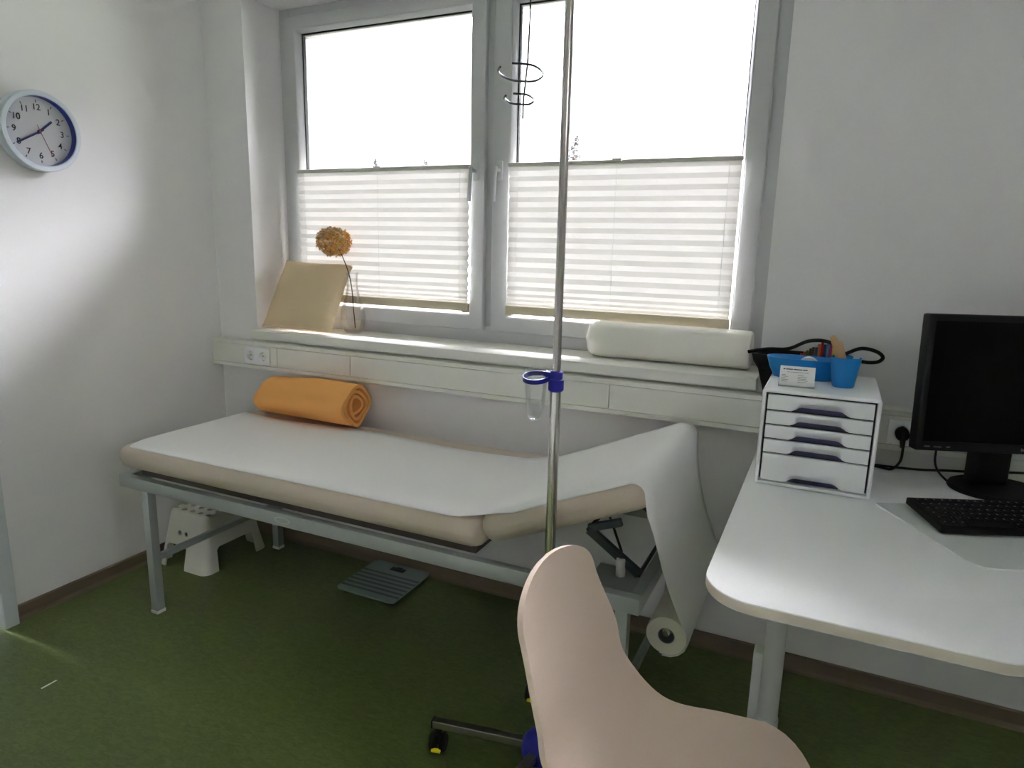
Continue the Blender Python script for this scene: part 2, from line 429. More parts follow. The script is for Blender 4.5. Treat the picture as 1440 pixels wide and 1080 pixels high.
socket_plate('wall_socket', 'white power socket in the trunking beside the black monitor', 2.895, 1, .918)

# ------------------------------------------------------------------ wall clock
ck = thing('wall_clock', 'round white wall clock on the left wall showing twenty to two', 'clock', (0, -.777, 1.819))
CM = Matrix(((0, 0, 1, 0), (1, 0, 0, 0), (0, 1, 0, 0), (0, 0, 0, 1)))      # local x -> +y, local y -> +z, local z -> +x
b = BM(); lathe(b, [(.136, .002), (.1405, .006), (.1405, .041), (.138, .0445), (.124, .0445), (.121, .042)], 72, CM, 0, False); lathe(b, [(.136, .002), (0, .002)], 72, CM, 0, False)
rim = obj('rim', b, 'clockrim', ck, 35)
b = BM(); lathe(b, [(.121, .0425), (.119, .018)], 72, CM, 0, False); obj('inner_rim', b, 'rimblue', ck, 35)
b = BM(); lathe(b, [(.1195, .012), (.1195, .018), (0, .018)], 72, CM, 0, True)
for h in range(1, 13):
    a = R(90 - 30 * h)
    text_bm(b, str(h), .030, CM @ Matrix.Translation((.084 * math.cos(a), .084 * math.sin(a), .0185)), .0003, 1)
    box(b, -.0012, .0012, .100, .109, .018, .0188, mi=1, M4=CM @ Matrix.Rotation(R(-30 * h), 4, 'Z'))
obj('dial', b, ['clockdial', 'ink'], ck)
def hand(name, deg, l0, l1, w, z, m, cap=0):
    b = BM(); box(b, -w / 2, w / 2, -l0, l1, z, z + .0015, M4=CM @ Matrix.Rotation(R(-deg), 4, 'Z'))
    if cap: lathe(b, [(cap, z - .001), (cap, z + .003)], 20, CM)
    obj(name, b, m, ck)
hand('hour_hand', 49, .012, .062, .008, .022, 'handblue', .007)
hand('minute_hand', 240, .016, .096, .0065, .025, 'handblue')
hand('second_hand', 157, .024, .092, .0016, .028, 'handred', .004)
b = BM(); lathe(b, [(.1215, .040), (0, .0402)], 72, CM, 0, False); obj('clock_glass', b, 'acryl', ck, 40)

# ------------------------------------------------------------------ examination couch
CY = R(.8)
couch = thing('examination_couch', 'beige padded examination couch on a grey metal frame below the window', 'couch')
PX0, PX1, PY0, PY1, PZ0, PZ1, PR = .300, 1.870, -.800, -.085, .588, .680, .044
b = BM(); box(b, PX0, PX1, PY0, PY1, PZ0, PZ1, PR, 7); obj('mattress', b, 'leather', couch, 60)
b = BM(); box(b, .36, 1.82, -.735, -.125, .552, .592); obj('mattress_board', b, 'board', couch)
HA = R(23.5); H0 = Vector((1.876, 0, .604)); HD = Vector((math.cos(HA), 0, math.sin(HA))); HN = Vector((-math.sin(HA), 0, math.cos(HA)))
HM = Matrix(((HD.x, 0, HN.x, H0.x), (0, 1, 0, 0), (HD.z, 0, HN.z, H0.z), (0, 0, 0, 1)))
HL, HT = .522, .092
b = BM(); box(b, 0, HL, PY0 + .008, PY1 - .008, 0, HT, PR, 7, M4=HM); obj('head_section', b, 'leather', couch, 60)
# steel frame: front, back, end rails, corner plates
b = BM()
RY0, RY1, RX0, RX1 = -.775, -.085, .278, 2.327
def yy(x, y): return y + (x - RX0) * .012
for q in ((RX0, RX1, RY0, RY0 + .03), (RX0, RX1, RY1 - .03, RY1), (RX0, RX0 + .03, RY0 + .03, RY1 - .03), (RX1 - .03, RX1, RY0 + .03, RY1 - .03)):
    vs = box(b, *q, .505, .551, .002)
fr = obj('frame', b, 'silver', couch, 30)
b = BM(); box(b, RX1 - .17, RX1 - .028, RY0 + .028, RY0 + .20, .528, .532); obj('corner_plate', b, 'silver', couch)
LEG = [(.398, RY0), (.392, RY1 - .035), (2.262, RY0), (2.262, RY1 - .035)]
for i, (lx, ly) in enumerate(LEG):
    b = BM(); box(b, lx, lx + .035, ly, ly + .035, .012, .506, .002); lg = obj('leg', b, 'silver', couch, 30)
    b = BM(); box(b, lx - .002, lx + .037, ly - .002, ly + .037, 0, .013, .002); obj('foot_cap', b, 'whitem', lg)
for lx in (.406, 2.270):
    b = BM(); box(b, lx, lx + .02, RY0 + .034, RY1 - .034, .213, .238, .002); obj('stretcher', b, 'silver', couch, 30)
b = BM()
lathe(b, [(.034, 0), (.034, .0015)], 32, Matrix.Translation((1.104, RY0 - .0001, .528)) @ Matrix.Rotation(R(90), 4, 'X') @ Matrix.Diagonal((1, .34, 1, 1)))
lathe(b, [(.028, .0014), (.028, .0018)], 32, Matrix.Translation((1.104, RY0 - .0001, .528)) @ Matrix.Rotation(R(90), 4, 'X') @ Matrix.Diagonal((1, .30, 1, 1)), 1)
obj('badge', b, ['badge', 'silver'], couch)
# head section adjuster
b = BM()
def bar(b, p, q, w, h):
    p, q = Vector(p), Vector(q); box(b, -w / 2, w / 2, -h / 2, h / 2, 0, (q - p).length, .001, 1, M4=axis_matrix(p, q - p))
b.free()
for yb in (-.62, -.24):
    b = BM(); bar(b, (2.130, yb, .650), (2.285, yb, .545), .020, .024); bar(b, (2.130, yb, .655), (2.225, yb, .690), .016, .022)
    obj('adjuster_lever', b, 'darkmetal', couch, 30)
b = BM(); tube(b, [(2.185, -.60, .690), (2.225, -.60, .592)], .004, 8); tube(b, [(2.130, -.63, .652), (2.130, -.23, .652)], .006, 8); tube(b, [(2.285, -.63, .545), (2.285, -.23, .545)], .006, 8)
obj('adjuster_rod', b, 'black', couch, 40)
b = BM(); box(b, 2.335, 2.36, PY0 + .05, PY1 - .06, -.004, .004, M4=Matrix.Translation((0, 0, 0)))
b.free()
b = BM(); box(b, .06, HL - .06, PY0 + .13, PY1 - .05, -.012, .003, M4=HM); obj('head_board', b, 'board', couch)
b = BM(); cyl(b, (2.232, -.627, .531), (2.232, -.627, .586), .0135, 24, bev=.002); cyl(b, (2.232, -.627, .585), (2.232, -.627, .5865), .006, 16, mi=1); obj('peg', b, ['whitem', 'joint'], couch, 40)
# roll holder
RC = Vector((2.386, 0, .420)); RRAD = .056
b = BM(); cyl(b, (RC.x, -.69, RC.z + .012), (RC.x, -.09, RC.z + .012), .009, 16)
lathe(b, [(0, -.004), (.008, -.003), (.0115, .003), (.0115, .014), (.008, .016)], 16, axis_matrix((RC.x, -.70, RC.z + .012), (0, 1, 0)))
obj('roll_rod', b, 'chrome', couch, 40)
b = BM()
bar(b, (2.318, -.10, .512), (RC.x, -.10, RC.z + .012), .022, .006)
obj('roll_bracket', b, 'darkmetal', couch)

# paper sheet running over the couch
def pad_drop(d):      # how far a rounded edge has fallen at distance d from the outline
    if d >= PR: return 0
    d = max(d, 0.0); return PR - math.sqrt(max(0, PR * PR - (PR - d) ** 2))
path = []     # (point, normal)
xs = [.306, .312, .320, .332, .350] + [.350 + (1.74 - .350) * k / 12 for k in range(1, 13)]
for x in xs: path.append((Vector((x, 0, PZ1 - pad_drop(x - PX0))), Vector((0, 0, 1))))
IH = len(path)
top0 = H0 + HN * HT
lead = [(Vector((1.79, 0, .6835)), .05), (Vector((1.83, 0, .691)), .14), (Vector((1.87, 0, .7035)), .26), (Vector((1.91, 0, .7215)), .38)]
for p, a in lead: path.append((p, Vector((-math.sin(a), 0, math.cos(a)))))
for s in (.125, .2, .28, .36, .43, HL - PR): path.append((top0 + HD * s, HN))
c0 = H0 + HD * (HL - PR) + HN * (HT - PR)
NA = 9
for i in range(1, NA + 1):
    a = HA + PI / 2 - R(12.5) * i
    n_ = Vector((math.cos(a), 0, math.sin(a))); path.append((c0 + n_ * PR, n_))
e0 = path[-1][0]; rt = RC + Vector((RRAD + .0012, 0, .012))
for i in range(1, 9):
    u = i / 8; p = e0.lerp(rt, u); p.x -= .020 * math.sin(PI * u); path.append((p, Vector((1, 0, .1)).normalized()))
for i in range(1, 6):
    a = R(12) - R(22) * i; path.append((RC + Vector((math.cos(a), 0, math.sin(a))) * (RRAD + .0012), Vector((math.cos(a), 0, math.sin(a)))))
NP = len(path); IE = IH + 4 + 6 + NA
b = BM(); grid = []
for i, (p, nr) in enumerate(path):
    if i < IH: ya, yb_ = -.781, -.195 + .02 * math.sin(i * .8)
    elif i < IE - NA: ya, yb_ = -.783, -.165
    else:
        u = min(1, max(0, (i - IE) / 8)); ya, yb_ = -.783 + .089 * u, -.165 + .045 * u
    ed = [0, .004, .008, .013, .018, .024, .032, .042]
    ys = [ya + e for e in ed] + [ya + .042 + (yb_ - ya - .042) * k / 14 for k in range(1, 15)]
    row = []
    for j, y in enumerate(ys):
        v = j / (len(ys) - 1); q = Vector((p.x, y, p.z)); w = (y - ya) / (yb_ - ya)
        if i < 5 and w < .22: q.x += .075 * (1 - w / .22) * (1 - i / 5.); q.z = PZ1 - pad_drop(q.x - PX0)
        off = .0028
        if i < IE - NA:
            lo = pad_drop(y - PY0 - (.008 if i >= IH + 2 else 0)) * (1, .6, .25, .25, .6)[max(0, min(4, i - IH + 1))] if IH - 1 <= i <= IH + 3 else pad_drop(y - PY0 - (.008 if i >= IH + 2 else 0))
            off -= lo
            if 6 < i < IH: off += .0022 * abs(math.sin(i * 1.3 + w * 7)) * w * (1 - w) * 4
        elif i < IE: off -= pad_drop(y - PY0 - .008)
        else: off -= pad_drop(max(.009, y - PY0 - .008)) * max(0, 1 - (i - IE + 1) / 5.)
        q += nr * max(off, -.03); row.append(b.verts.new(q))
    grid.append(row)
for i in range(NP - 1):
    for j in range(len(grid[0]) - 1): b.faces.new((grid[i][j], grid[i + 1][j], grid[i + 1][j + 1], grid[i][j + 1]))
sheet = obj('paper_sheet', b, 'paper', None, 60)
md = sheet.modifiers.new('thickness', 'SOLIDIFY'); md.thickness = .0006; md.offset = 1
tag(sheet, 'white paper sheet laid along the couch and hanging over its raised head end', 'paper sheet')
# the roll it comes off
b = BM(); L0, L1 = -.692, -.12
Mr = axis_matrix((RC.x, L0, RC.z), (0, 1, 0))
lathe(b, [(.023, .0), (RRAD - .002, 0), (RRAD, .004), (RRAD, L1 - L0), (.023, L1 - L0), (.023, 0)], 48, Mr, 0, False)
rl = obj('paper_roll', b, 'paperroll', None, 35); tag(rl, 'white paper roll hanging on the holder at the head end of the couch', 'paper roll')
b = BM(); lathe(b, [(.0205, -.0005), (.0225, -.0005), (.0225, L1 - L0 + .0005), (.0205, L1 - L0 + .0005), (.0205, -.0005)], 32, Mr, 0, False); obj('cardboard_core', b, 'print', rl, 35)

# ------------------------------------------------------------------ orange blanket, rolled
b = BM()
turns = 3.3; NPT = 110
cy_, cz_ = -.140, .7795
def spiral(u, off):
    a = R(-238) + 2 * PI * turns * u
    r = .018 + (.090 - .018) * u ** .9 + off
    squ = 1 + .10 * math.cos(2 * (a - R(45)) * 2) * u * -1
    y = r * squ * math.cos(a) * 1.03; z = r * squ * math.sin(a) * 1.0
    y += .014 * (1 - u) * math.sin(a * .5)
    return y, z
outer = [spiral(i / NPT, .0085) for i in range(NPT + 1)]; inner = [spiral(i / NPT, -.0055) for i in range(NPT + 1)]
zmin = min(p[1] for p in outer)
NX = 14
rowsO, rowsI = [], []
for k in range(NX + 1):
    u = k / NX; x = .420 + u * .520
    sc = 1 - .10 * (1 - u) ** 3 - .02 * math.sin(u * 7) - .10 * max(0, (.08 - u) / .08)
    def P(p, i):
        w = i / NPT
        dx = (.020 * (1 - w) * -1 + .006 * math.sin(i * .35)) * (1 if u > .9 else 0)
        return (x + dx, cy_ + p[0] * sc + .012 * (u - .5) * -1, .6845 + (p[1] - zmin) * sc)
    rowsO.append([b.verts.new(P(p, i)) for i, p in enumerate(outer)]); rowsI.append([b.verts.new(P(p, i)) for i, p in enumerate(inner)])
for k in range(NX):
    for i in range(NPT):
        b.faces.new((rowsO[k][i], rowsO[k][i + 1], rowsO[k + 1][i + 1], rowsO[k + 1][i])); b.faces.new((rowsI[k][i], rowsI[k + 1][i], rowsI[k + 1][i + 1], rowsI[k][i + 1]))
    b.faces.new((rowsO[k][0], rowsO[k + 1][0], rowsI[k + 1][0], rowsI[k][0])); b.faces.new((rowsO[k][NPT], rowsI[k][NPT], rowsI[k + 1][NPT], rowsO[k + 1][NPT]))
for k in (0, NX):
    for i in range(NPT): b.faces.new((rowsO[k][i], rowsO[k][i + 1], rowsI[k][i + 1], rowsI[k][i]))
tag(obj('rolled_blanket', b, 'orange', None, 60), 'orange fleece blanket rolled up on the back of the couch', 'blanket')

# ------------------------------------------------------------------ cream cushion on the window board
b = BM(); N = 22; hw, hh, ht = .195, .178, .058
def cush(u, v, s):
    th = ht * (max(0, 1 - abs(u) ** 2.6) ** .55) * (max(0, 1 - abs(v) ** 2.6) ** .55)
    pin = 1 - .045 * (1 - u * u) * abs(v) ** 3; pin2 = 1 - .055 * (1 - v * v) * abs(u) ** 3
    wr = .003 * math.sin(v * 22 + u * 4) * max(0, u - .55) * 3 + .002 * math.sin(u * 17) * max(0, -v - .6) * 3
    return Vector((u * hw * pin2, s * th + wr * s, v * hh * pin))
g = {}
for s in (-1, 1):
    for i in range(N + 1):
        for j in range(N + 1):
            edge = i in (0, N) or j in (0, N)
            if edge and s == 1: g[s, i, j] = g[-1, i, j]; continue
            g[s, i, j] = b.verts.new(cush(2 * i / N - 1, 2 * j / N - 1, s))
for s in (-1, 1):
    for i in range(N):
        for j in range(N): b.faces.new((g[s, i, j], g[s, i + 1, j], g[s, i + 1, j + 1], g[s, i, j + 1]))
cm = Matrix.Translation((.472, .094, 1.036 + .166)) @ Matrix.Rotation(R(4), 4, 'Z') @ Matrix.Rotation(R(-31), 4, 'X') @ Matrix.Rotation(R(1), 4, 'Y')
bmesh.ops.transform(b, matrix=cm, verts=b.verts)
tag(obj('cushion', b, 'cream', None, 70), 'square cream cushion leaning in the left corner of the window board', 'cushion')

# vase and dried hydrangea
VX, VY, VZ = .688, .150, 1.0365
b = BM()
prof = [(0, .003), (.030, .003), (.034, 0), (.040, .006), (.052, .032), (.0575, .066), (.0555, .098), (.046, .132), (.034, .168), (.027, .205), (.0245, .238), (.0265, .262), (.030, .276)]
inn = [(r - .0028, z + (.0 if k > 4 else .004)) for k, (r, z) in enumerate(prof) if k > 2][::-1]
lathe(b, [(0, 0), (.033, 0)] + prof[3:] + inn + [(0, .010)], 40, Matrix.Translation((VX, VY, VZ)), 0, False)
tag(obj('glass_vase', b, 'vase', None, 50), 'clear glass bottle vase on the window board right of the cream cushion', 'vase')
fl = thing('dried_hydrangea', 'dried yellowish hydrangea bloom on a brown stem in the glass vase', 'flower', (VX, VY, VZ))
b = BM(); sp = smooth_pts([(.012, 0, .022), (.004, 0, .11), (-.006, .004, .20), (-.018, -.002, .275), (-.046, -.006, .345), (-.060, -.008, .372)], 6)
tube(b, sp, [.0026 - .0006 * i / len(sp) for i in range(len(sp))], 8)
for k, q in ((10, .0036), (18, .0034)): lathe(b, [(.0005, -.004), (q, 0), (.0005, .004)], 8, axis_matrix(sp[k], sp[k + 1] - sp[k]))
lathe(b, [(.002, 0), (.0055, .008), (.004, .02)], 8, axis_matrix(sp[-3], sp[-1] - sp[-3]))
obj('stem', b, 'stem', fl, 50)
b = BM(); hc = Vector((-.096, -.006, .415))
lathe(b, [(.0, -.046), (.038, -.03), (.058, .0), (.05, .03), (.02, .048), (0, .05)], 16, Matrix.Translation(hc) @ Matrix.Diagonal((1, 1, .8, 1)))
rr = random.Random(3)
for k in range(230):
    zz = 1 - 2 * (k + .5) / 230; ph = k * 2.39996; rad = math.sqrt(1 - zz * zz)
    d = Vector((rad * math.cos(ph), rad * math.sin(ph), zz))
    p = hc + Vector((d.x * .076, d.y * .070, d.z * .060)) * rr.uniform(.82, 1.06)
    q = axis_matrix(p, d + Vector((rr.uniform(-.4, .4), rr.uniform(-.4, .4), rr.uniform(-.3, .5)))) @ Matrix.Rotation(rr.uniform(0, 6), 4, 'Z')
    mi = 1 if (d.x > .2 and rr.random() < .6) or rr.random() < .12 else 0
    for m4 in range(4):
        A = q @ Matrix.Rotation(m4 * PI / 2, 4, 'Z'); s = rr.uniform(.010, .014); up = rr.uniform(.001, .007)
        vs = [b.verts.new(A @ Vector(v)) for v in ((0, 0, 0), (s * .75, -s * .5, up), (s * 1.15, 0, up * 1.6), (s * .75, s * .5, up), (s * .6, 0, up * .3))]
        for f3 in ((0, 1, 4), (1, 2, 4), (2, 3, 4), (3, 0, 4)):
            f = b.faces.new([vs[x] for x in f3]); f.material_index = mi
obj('bloom', b, ['petal', 'petalo'], fl)

# ------------------------------------------------------------------ wrapped spare roll on the window board
b = BM(); L = .600; pr = [(0, -.016), (.016, -.014), (.030, -.004), (.056, .004), (.066, .018), (.0695, .05)]
pr += [(.0695 + .0006 * math.sin(k * 2.1), .05 + k * .05) for k in range(1, 10)] + [(.0690, L - .03), (.0675, L - .006), (.062, L), (.04, L - .004), (0, L - .006)]
lathe(b, pr, 40, axis_matrix((1.858, .128, 1.036 + .0702), (1, 0, 0)))
for v in b.verts:
    if v.co.z < 1.0366 + .012: v.co.z = max(v.co.z, 1.0366); 
for v in b.verts:
    r_ = Vector((0, v.co.y - .128, v.co.z - 1.106)); a = math.atan2(r_.z, r_.y)
    if r_.length > .05:
        k = 1 + .012 * math.sin(a * 5 + v.co.x * 6) + (.05 * max(0, math.cos(4 * (a - R(45)))))*.6
        v.co.y = .128 + r_.y * k; v.co.z = max(1.0366, 1.106 + r_.z * k)
tag(obj('wrapped_paper_roll', b, 'plastic_wrap', None, 60), 'large white paper roll in clear wrap lying at the right of the window board', 'paper roll')

# ------------------------------------------------------------------ hanging wire holder in front of the window
wh = thing('hanging_wire_holder', 'thin hanging wire with two open wire rings before the right pane', 'wire holder', (1.59, .05, 2.488))
b = BM(); tube(b, smooth_pts([(0, 0, 0), (.006, 0, -.06), (.008, 0, -.16), (.004, 0, -.34), (-.002, 0, -.42), (-.010, 0, -.50), (-.012, 0, -.57)], 6), .0033, 8)
cyl(b, (0, 0, -.004), (0, 0, .001), .008, 12); obj('wire', b, 'darkmetal', wh, 50)
def wring(cx, cz, r, tilt, a0, a1):
    b = BM(); Mx = Matrix.Translation((cx, 0, cz)) @ Matrix.Rotation(R(tilt), 4, 'X')
    tube(b, [Mx @ Vector((r * math.cos(R(a0 + (a1 - a0) * i / 28)), r * math.sin(R(a0 + (a1 - a0) * i / 28)), -.0012 * math.sin(i))) for i in range(29)], .0040, 8)
    obj('wire_ring', b, 'darkmetal', wh, 50)
wring(-.024, -.408, .084, -9, -88, 231)
wring(-.028, -.500, .056, -9, -88, 231)

# ------------------------------------------------------------------ infusion stand
iv = thing('infusion_stand', 'tall steel infusion stand on castors before the couch', 'infusion stand', (2.10, -.85, 0))
b = BM(); cyl(b, (0, 0, .06), (0, 0, 1.115), .0137, 24, bev=.001); obj('lower_pole', b, 'chrome', iv, 40)
b = BM(); cyl(b, (0, 0, 1.10), (0, 0, 2.14), .0106, 24, bev=.001); obj('upper_pole', b, 'chrome', iv, 40)
b = BM()
for k in range(2):
    d = Vector((math.cos(R(90 * k)), math.sin(R(90 * k)), 0))
    tube(b, smooth_pts([d * -.10 + Vector((0, 0, 2.19)), d * -.09 + Vector((0, 0, 2.165)), Vector((0, 0, 2.14)), d * .09 + Vector((0, 0, 2.165)), d * .10 + Vector((0, 0, 2.19))], 5), .004, 8)
obj('hook_cross', b, 'chrome', iv, 50)
b = BM(); lathe(b, [(.030, .045), (.034, .06), (.058, .065), (.060, .078), (.056, .105), (.044, .120), (.024, .128), (.016, .135)], 32); obj('hub', b, 'blue', iv, 40)
for k in range(5):
    a = R(190 + 72 * k); d = Vector((math.cos(a), math.sin(a), 0)); Mz = Matrix.Rotation(a, 4, 'Z')
    b = BM(); box(b, .045, .325, -.0125, .0125, .078, .100, .0015, 1, M4=Mz); lg = obj('leg', b, 'steel', iv, 30)
    b = BM(); box(b, .3245, .3285, -.0135, .0135, .077, .101, .001, 1, M4=Mz); obj('end_cap', b, 'black', lg)
    b = BM(); Mc = Matrix.Translation(d * .31) @ Matrix.Rotation(a + R(95 if k == 0 else 40 * k), 4, 'Z')
    for s in (-1, 1): lathe(b, [(.004, s * .007), (.024, s * .007), (.0275, s * .010), (.0275, s * .019), (.022, s * .024), (.004, s * .024)], 24, Mc @ Matrix.Translation((0, 0, .028)) @ Matrix.Rotation(R(90), 4, 'X') )
    lathe(b, [(.010, .048), (.010, .080)], 16, Mc)
    box(b, -.018, .018, -.006, .006, .030, .060, .004, 2, M4=Mc)
    cs = obj('castor', b, 'rubber', lg, 40)
    b = BM(); box(b, .022, .0335, -.014, .014, .016, .024, .001, 1, M4=Mc); obj('brake_pedal', b, 'yellow', cs)
b = BM(); cyl(b, (0, 0, 1.098), (0, 0, 1.132), .0195, 24, bev=.004); cyl(b, (0, 0, 1.128), (0, 0, 1.150), .0165, 24, bev=.003)
obj('clamp', b, 'blue', iv, 40)
b = BM(); rc = Vector((-.049, -.012, 1.130)); ro = .031
lathe(b, [(ro, -.006), (ro + .0028, -.006), (ro + .0028, .006), (ro, .006), (ro, -.006)], 40, Matrix.Translation(rc) @ Matrix.Rotation(R(11), 4, 'X'), 0, False); box(b, -.024, -.010, -.014, -.004, 1.124, 1.148, .003)
obj('holder_ring', b, 'blue', iv, 40)
b = BM(); prf = [(.0, -.108), (.012, -.108), (.019, -.101), (.0225, -.088), (.0298, .005), (.0325, .020), (.034, .0215)]
lathe(b, prf + [(r - .0018, z + .0012) for r, z in prf[::-1]], 36, Matrix.Translation(rc), 0, False)
cup = obj('drip_cup', b, 'acryl', None, 50, loc=(2.10, -.85, 0)); tag(cup, 'clear plastic drip cup held in the blue ring on the infusion stand', 'cup')

# ------------------------------------------------------------------ step stool under the couch
SX0, SX1, SY0, SY1, SH = .045, .352, -.478, -.110, .250
TI = .052
def frus(x0, x1, y0, y1, z0, z1, ti, rad, sg=6):
    b = BM(); lo = rrect(x0, x1, y0, y1, rad, sg); k = len(lo); tix = ti * .72
    cx, cy = (x0 + x1) / 2, (y0 + y1) / 2
    def lvl(i_, z, f): return [b.verts.new((cx + (x - cx) * (1 - 2 * tix * f / (x1 - x0)), cy + (y - cy) * (1 - 2 * ti * f / (y1 - y0)), z)) for x, y in lo]
    rings = [lvl(0, z0, 0), lvl(0, z1 - .012, .95), lvl(0, z1 - .003, 1.04), lvl(0, z1, 1.14)]
    for a, c in zip(rings, rings[1:]):
        for i in range(k): b.faces.new((a[i], a[(i + 1) % k], c[(i + 1) % k], c[i]))
    b.faces.new(rings[0][::-1]); b.faces.new(rings[-1]); return b
sb = frus(SX0, SX1, SY0, SY1, 0, SH, TI, .04)
cut = [frus(SX0 + .005, SX1 - .005, SY0 + .005, SY1 - .005, -.01, SH - .0028, TI, .036)]
def arch(w0, w1, h, ax, c):
    b = BM(); pts = [(c - w0 / 2, -.02), (c + w0 / 2, -.02), (c + w0 / 2 - .004, .02), (c + w1 / 2 + .008, h - .012), (c + w1 / 2 - .006, h), (c - w1 / 2 + .006, h), (c - w1 / 2 - .008, h - .012), (c - w0 / 2 + .004, .02)]
    if ax == 'y': Mx = Matrix(((1, 0, 0, 0), (0, 0, 1, 0), (0, 1, 0, 0), (0, 0, 0, 1)))
    else: Mx = Matrix(((0, 0, 1, 0), (1, 0, 0, 0), (0, 1, 0, 0), (0, 0, 0, 1)))
    prism(b, pts, -1, 1, Mx); return b
cut.append(arch(.125, .105, .105, 'y', SX0 + .112)); cut.append(arch(.225, .190, .105, 'x', (SY0 + SY1) / 2))
for i in range(5):
    for j in range(5):
        c = BM(); cyl(c, (.098 + i * .0505, -.395 + j * .048, .2), (.098 + i * .0505, -.395 + j * .048, .3), .0122, 14); cut.append(c)
for xx in (.168, .205):
    c = BM(); cyl(c, (xx, SY0 - .1, .158), (xx, SY0 + .1, .158), .0115, 14); cut.append(c)
sb = boolean(sb, cut)
tag(obj('step_stool', sb, 'stool', None, 40), 'white plastic step stool with holes standing under the couch', 'step stool')

b = BM(); box(b, .4955, .5015, -1.253, -1.204, 0, .0008)
tag(obj('paper_scrap', b, 'card'), 'small thin white scrap lying on the green floor at lower left', 'scrap')

# bathroom scale
sc_ = thing('bathroom_scale', 'glass bathroom scale with dark stripes on the green floor under the couch', 'scale', (1.078, -.172, 0))
b = BM(); prism(b, rrect(-.146, .146, -.146, .146, .02), .020, .027); obj('glass_platform', b, 'sglass', sc_)
b = BM()
for k in range(6): box(b, -.144, .144, -.112 + k * .030, -.112 + k * .030 + .013, .0268, .0276)
obj('stripes', b, 'sstripe', sc_)
b = BM(); prism(b, rrect(-.035, .035, .085, .115, .004), .0268, .0285); box(b, -.012, .012, .114, .122, .0268, .028); obj('display', b, 'black', sc_)
b = BM(); box(b, -.12, .12, -.12, .12, .010, .0202, .003); obj('base', b, 'black', sc_)
for sx in (-1, 1):
    for sy in (-1, 1):
        b = BM(); cyl(b, (sx * .11, sy * .11, 0), (sx * .11, sy * .11, .0201), .017, 20); obj('foot', b, 'black', sc_, 40)

# ------------------------------------------------------------------ desk
DZ = .805
desk = thing('desk', 'white corner desk with rounded top at the right of the photo', 'desk')
pts = rrect(2.524, 3.085, -1.148, -.8, [.105, .075, 0.001, 0.001], 10)
pts = [p for p in pts if p[1] < -.81]
pts += [(3.10, -1.00), (3.115, -.93), (3.16, -.87), (3.24, -.83), (3.35, -.815), (4.2, -.815), (4.2, -.062), (2.524, -.062)]
b = BM(); vs = prism(b, pts, DZ - .025, DZ)
for f in b.faces: f.material_index = 1 if abs(f.normal.z) < .5 else 0
b.normal_update()
for f in b.faces: f.material_index = 1 if abs(f.normal.z) < .5 else 0
es = [e for e in b.edges if len(e.link_faces) == 2 and abs(abs(e.link_faces[0].normal.z) - abs(e.link_faces[1].normal.z)) > .5]
bmesh.ops.bevel(b, geom=es, offset=.003, segments=2, profile=.5, affect='EDGES')
obj('desktop', b, ['desk', 'deskedge'], desk, 35)
for lx, ly in ((2.655, -.50), (4.0, -.5)):
    b = BM(); cyl(b, (lx, ly, .135), (lx, ly, DZ - .025), .0275, 28); lg = obj('leg', b, 'desklg', desk, 40)
    b = BM(); cyl(b, (lx, ly, 0), (lx, ly, .136), .0305, 28, bev=.002); obj('leg_sleeve', b, 'desklg', lg, 40)
    b = BM(); box(b, lx - .055, lx - .026, ly + .0, ly + .055, 0, .325, .006, 3); obj('cable_post', b, 'desklg', lg, 40)
pad = [(3.036, -.772), (2.856, -.448), (3.40, -.20), (3.58, -.555)]
b = BM()
pv = []
P4 = [Vector((*p, 0)) for p in pad]
for i, p in enumerate(P4):
    a = (P4[i - 1] - p).normalized(); c = (P4[(i + 1) % 4] - p).normalized(); rr_ = .045 if i == 0 else .01
    for k in range(7):
        u = k / 6; q = (p + a * rr_) * (1 - u) ** 2 + p * 2 * u * (1 - u) + (p + c * rr_) * u * u; pv.append((q.x, q.y))
prism(b, pv, DZ, DZ + .0035)
tag(obj('desk_mat', b, 'pad', None, 30), 'thin pale desk mat under the keyboard on the white desk', 'desk mat')

# ------------------------------------------------------------------ drawer box
BX0, BX1, BY0, BY1, BZ1 = 2.551, 2.845, -.438, -.075, 1.082
db = thing('drawer_box', 'white five-drawer desktop box with dark seams on the desk', 'drawer box', (2.698, -.2565, DZ))
hw = (BX1 - BX0) / 2; hd = (BY1 - BY0) / 2; H = BZ1 - DZ
sh = BM(); box(sh, -hw, hw, -hd, hd, .002, H, .008, 3)
c = BM(); box(c, -hw + .010, hw - .010, -hd - .02, -hd + .030, .013, H - .010)
obj('shell', boolean(sh, [c]), 'white', db, 35)
b = BM(); box(b, -hw + .0102, hw - .0102, -hd + .027, -hd + .0299, .0132, H - .0102); obj('drawer_seam', b, 'seam', db)
z0, z1 = .0185, H - .0155; un = (z1 - z0) / 6
lev = [(z0, z0 + 2 * un)] + [(z0 + (2 + i) * un, z0 + (3 + i) * un) for i in range(4)]
dx = hw - .0160
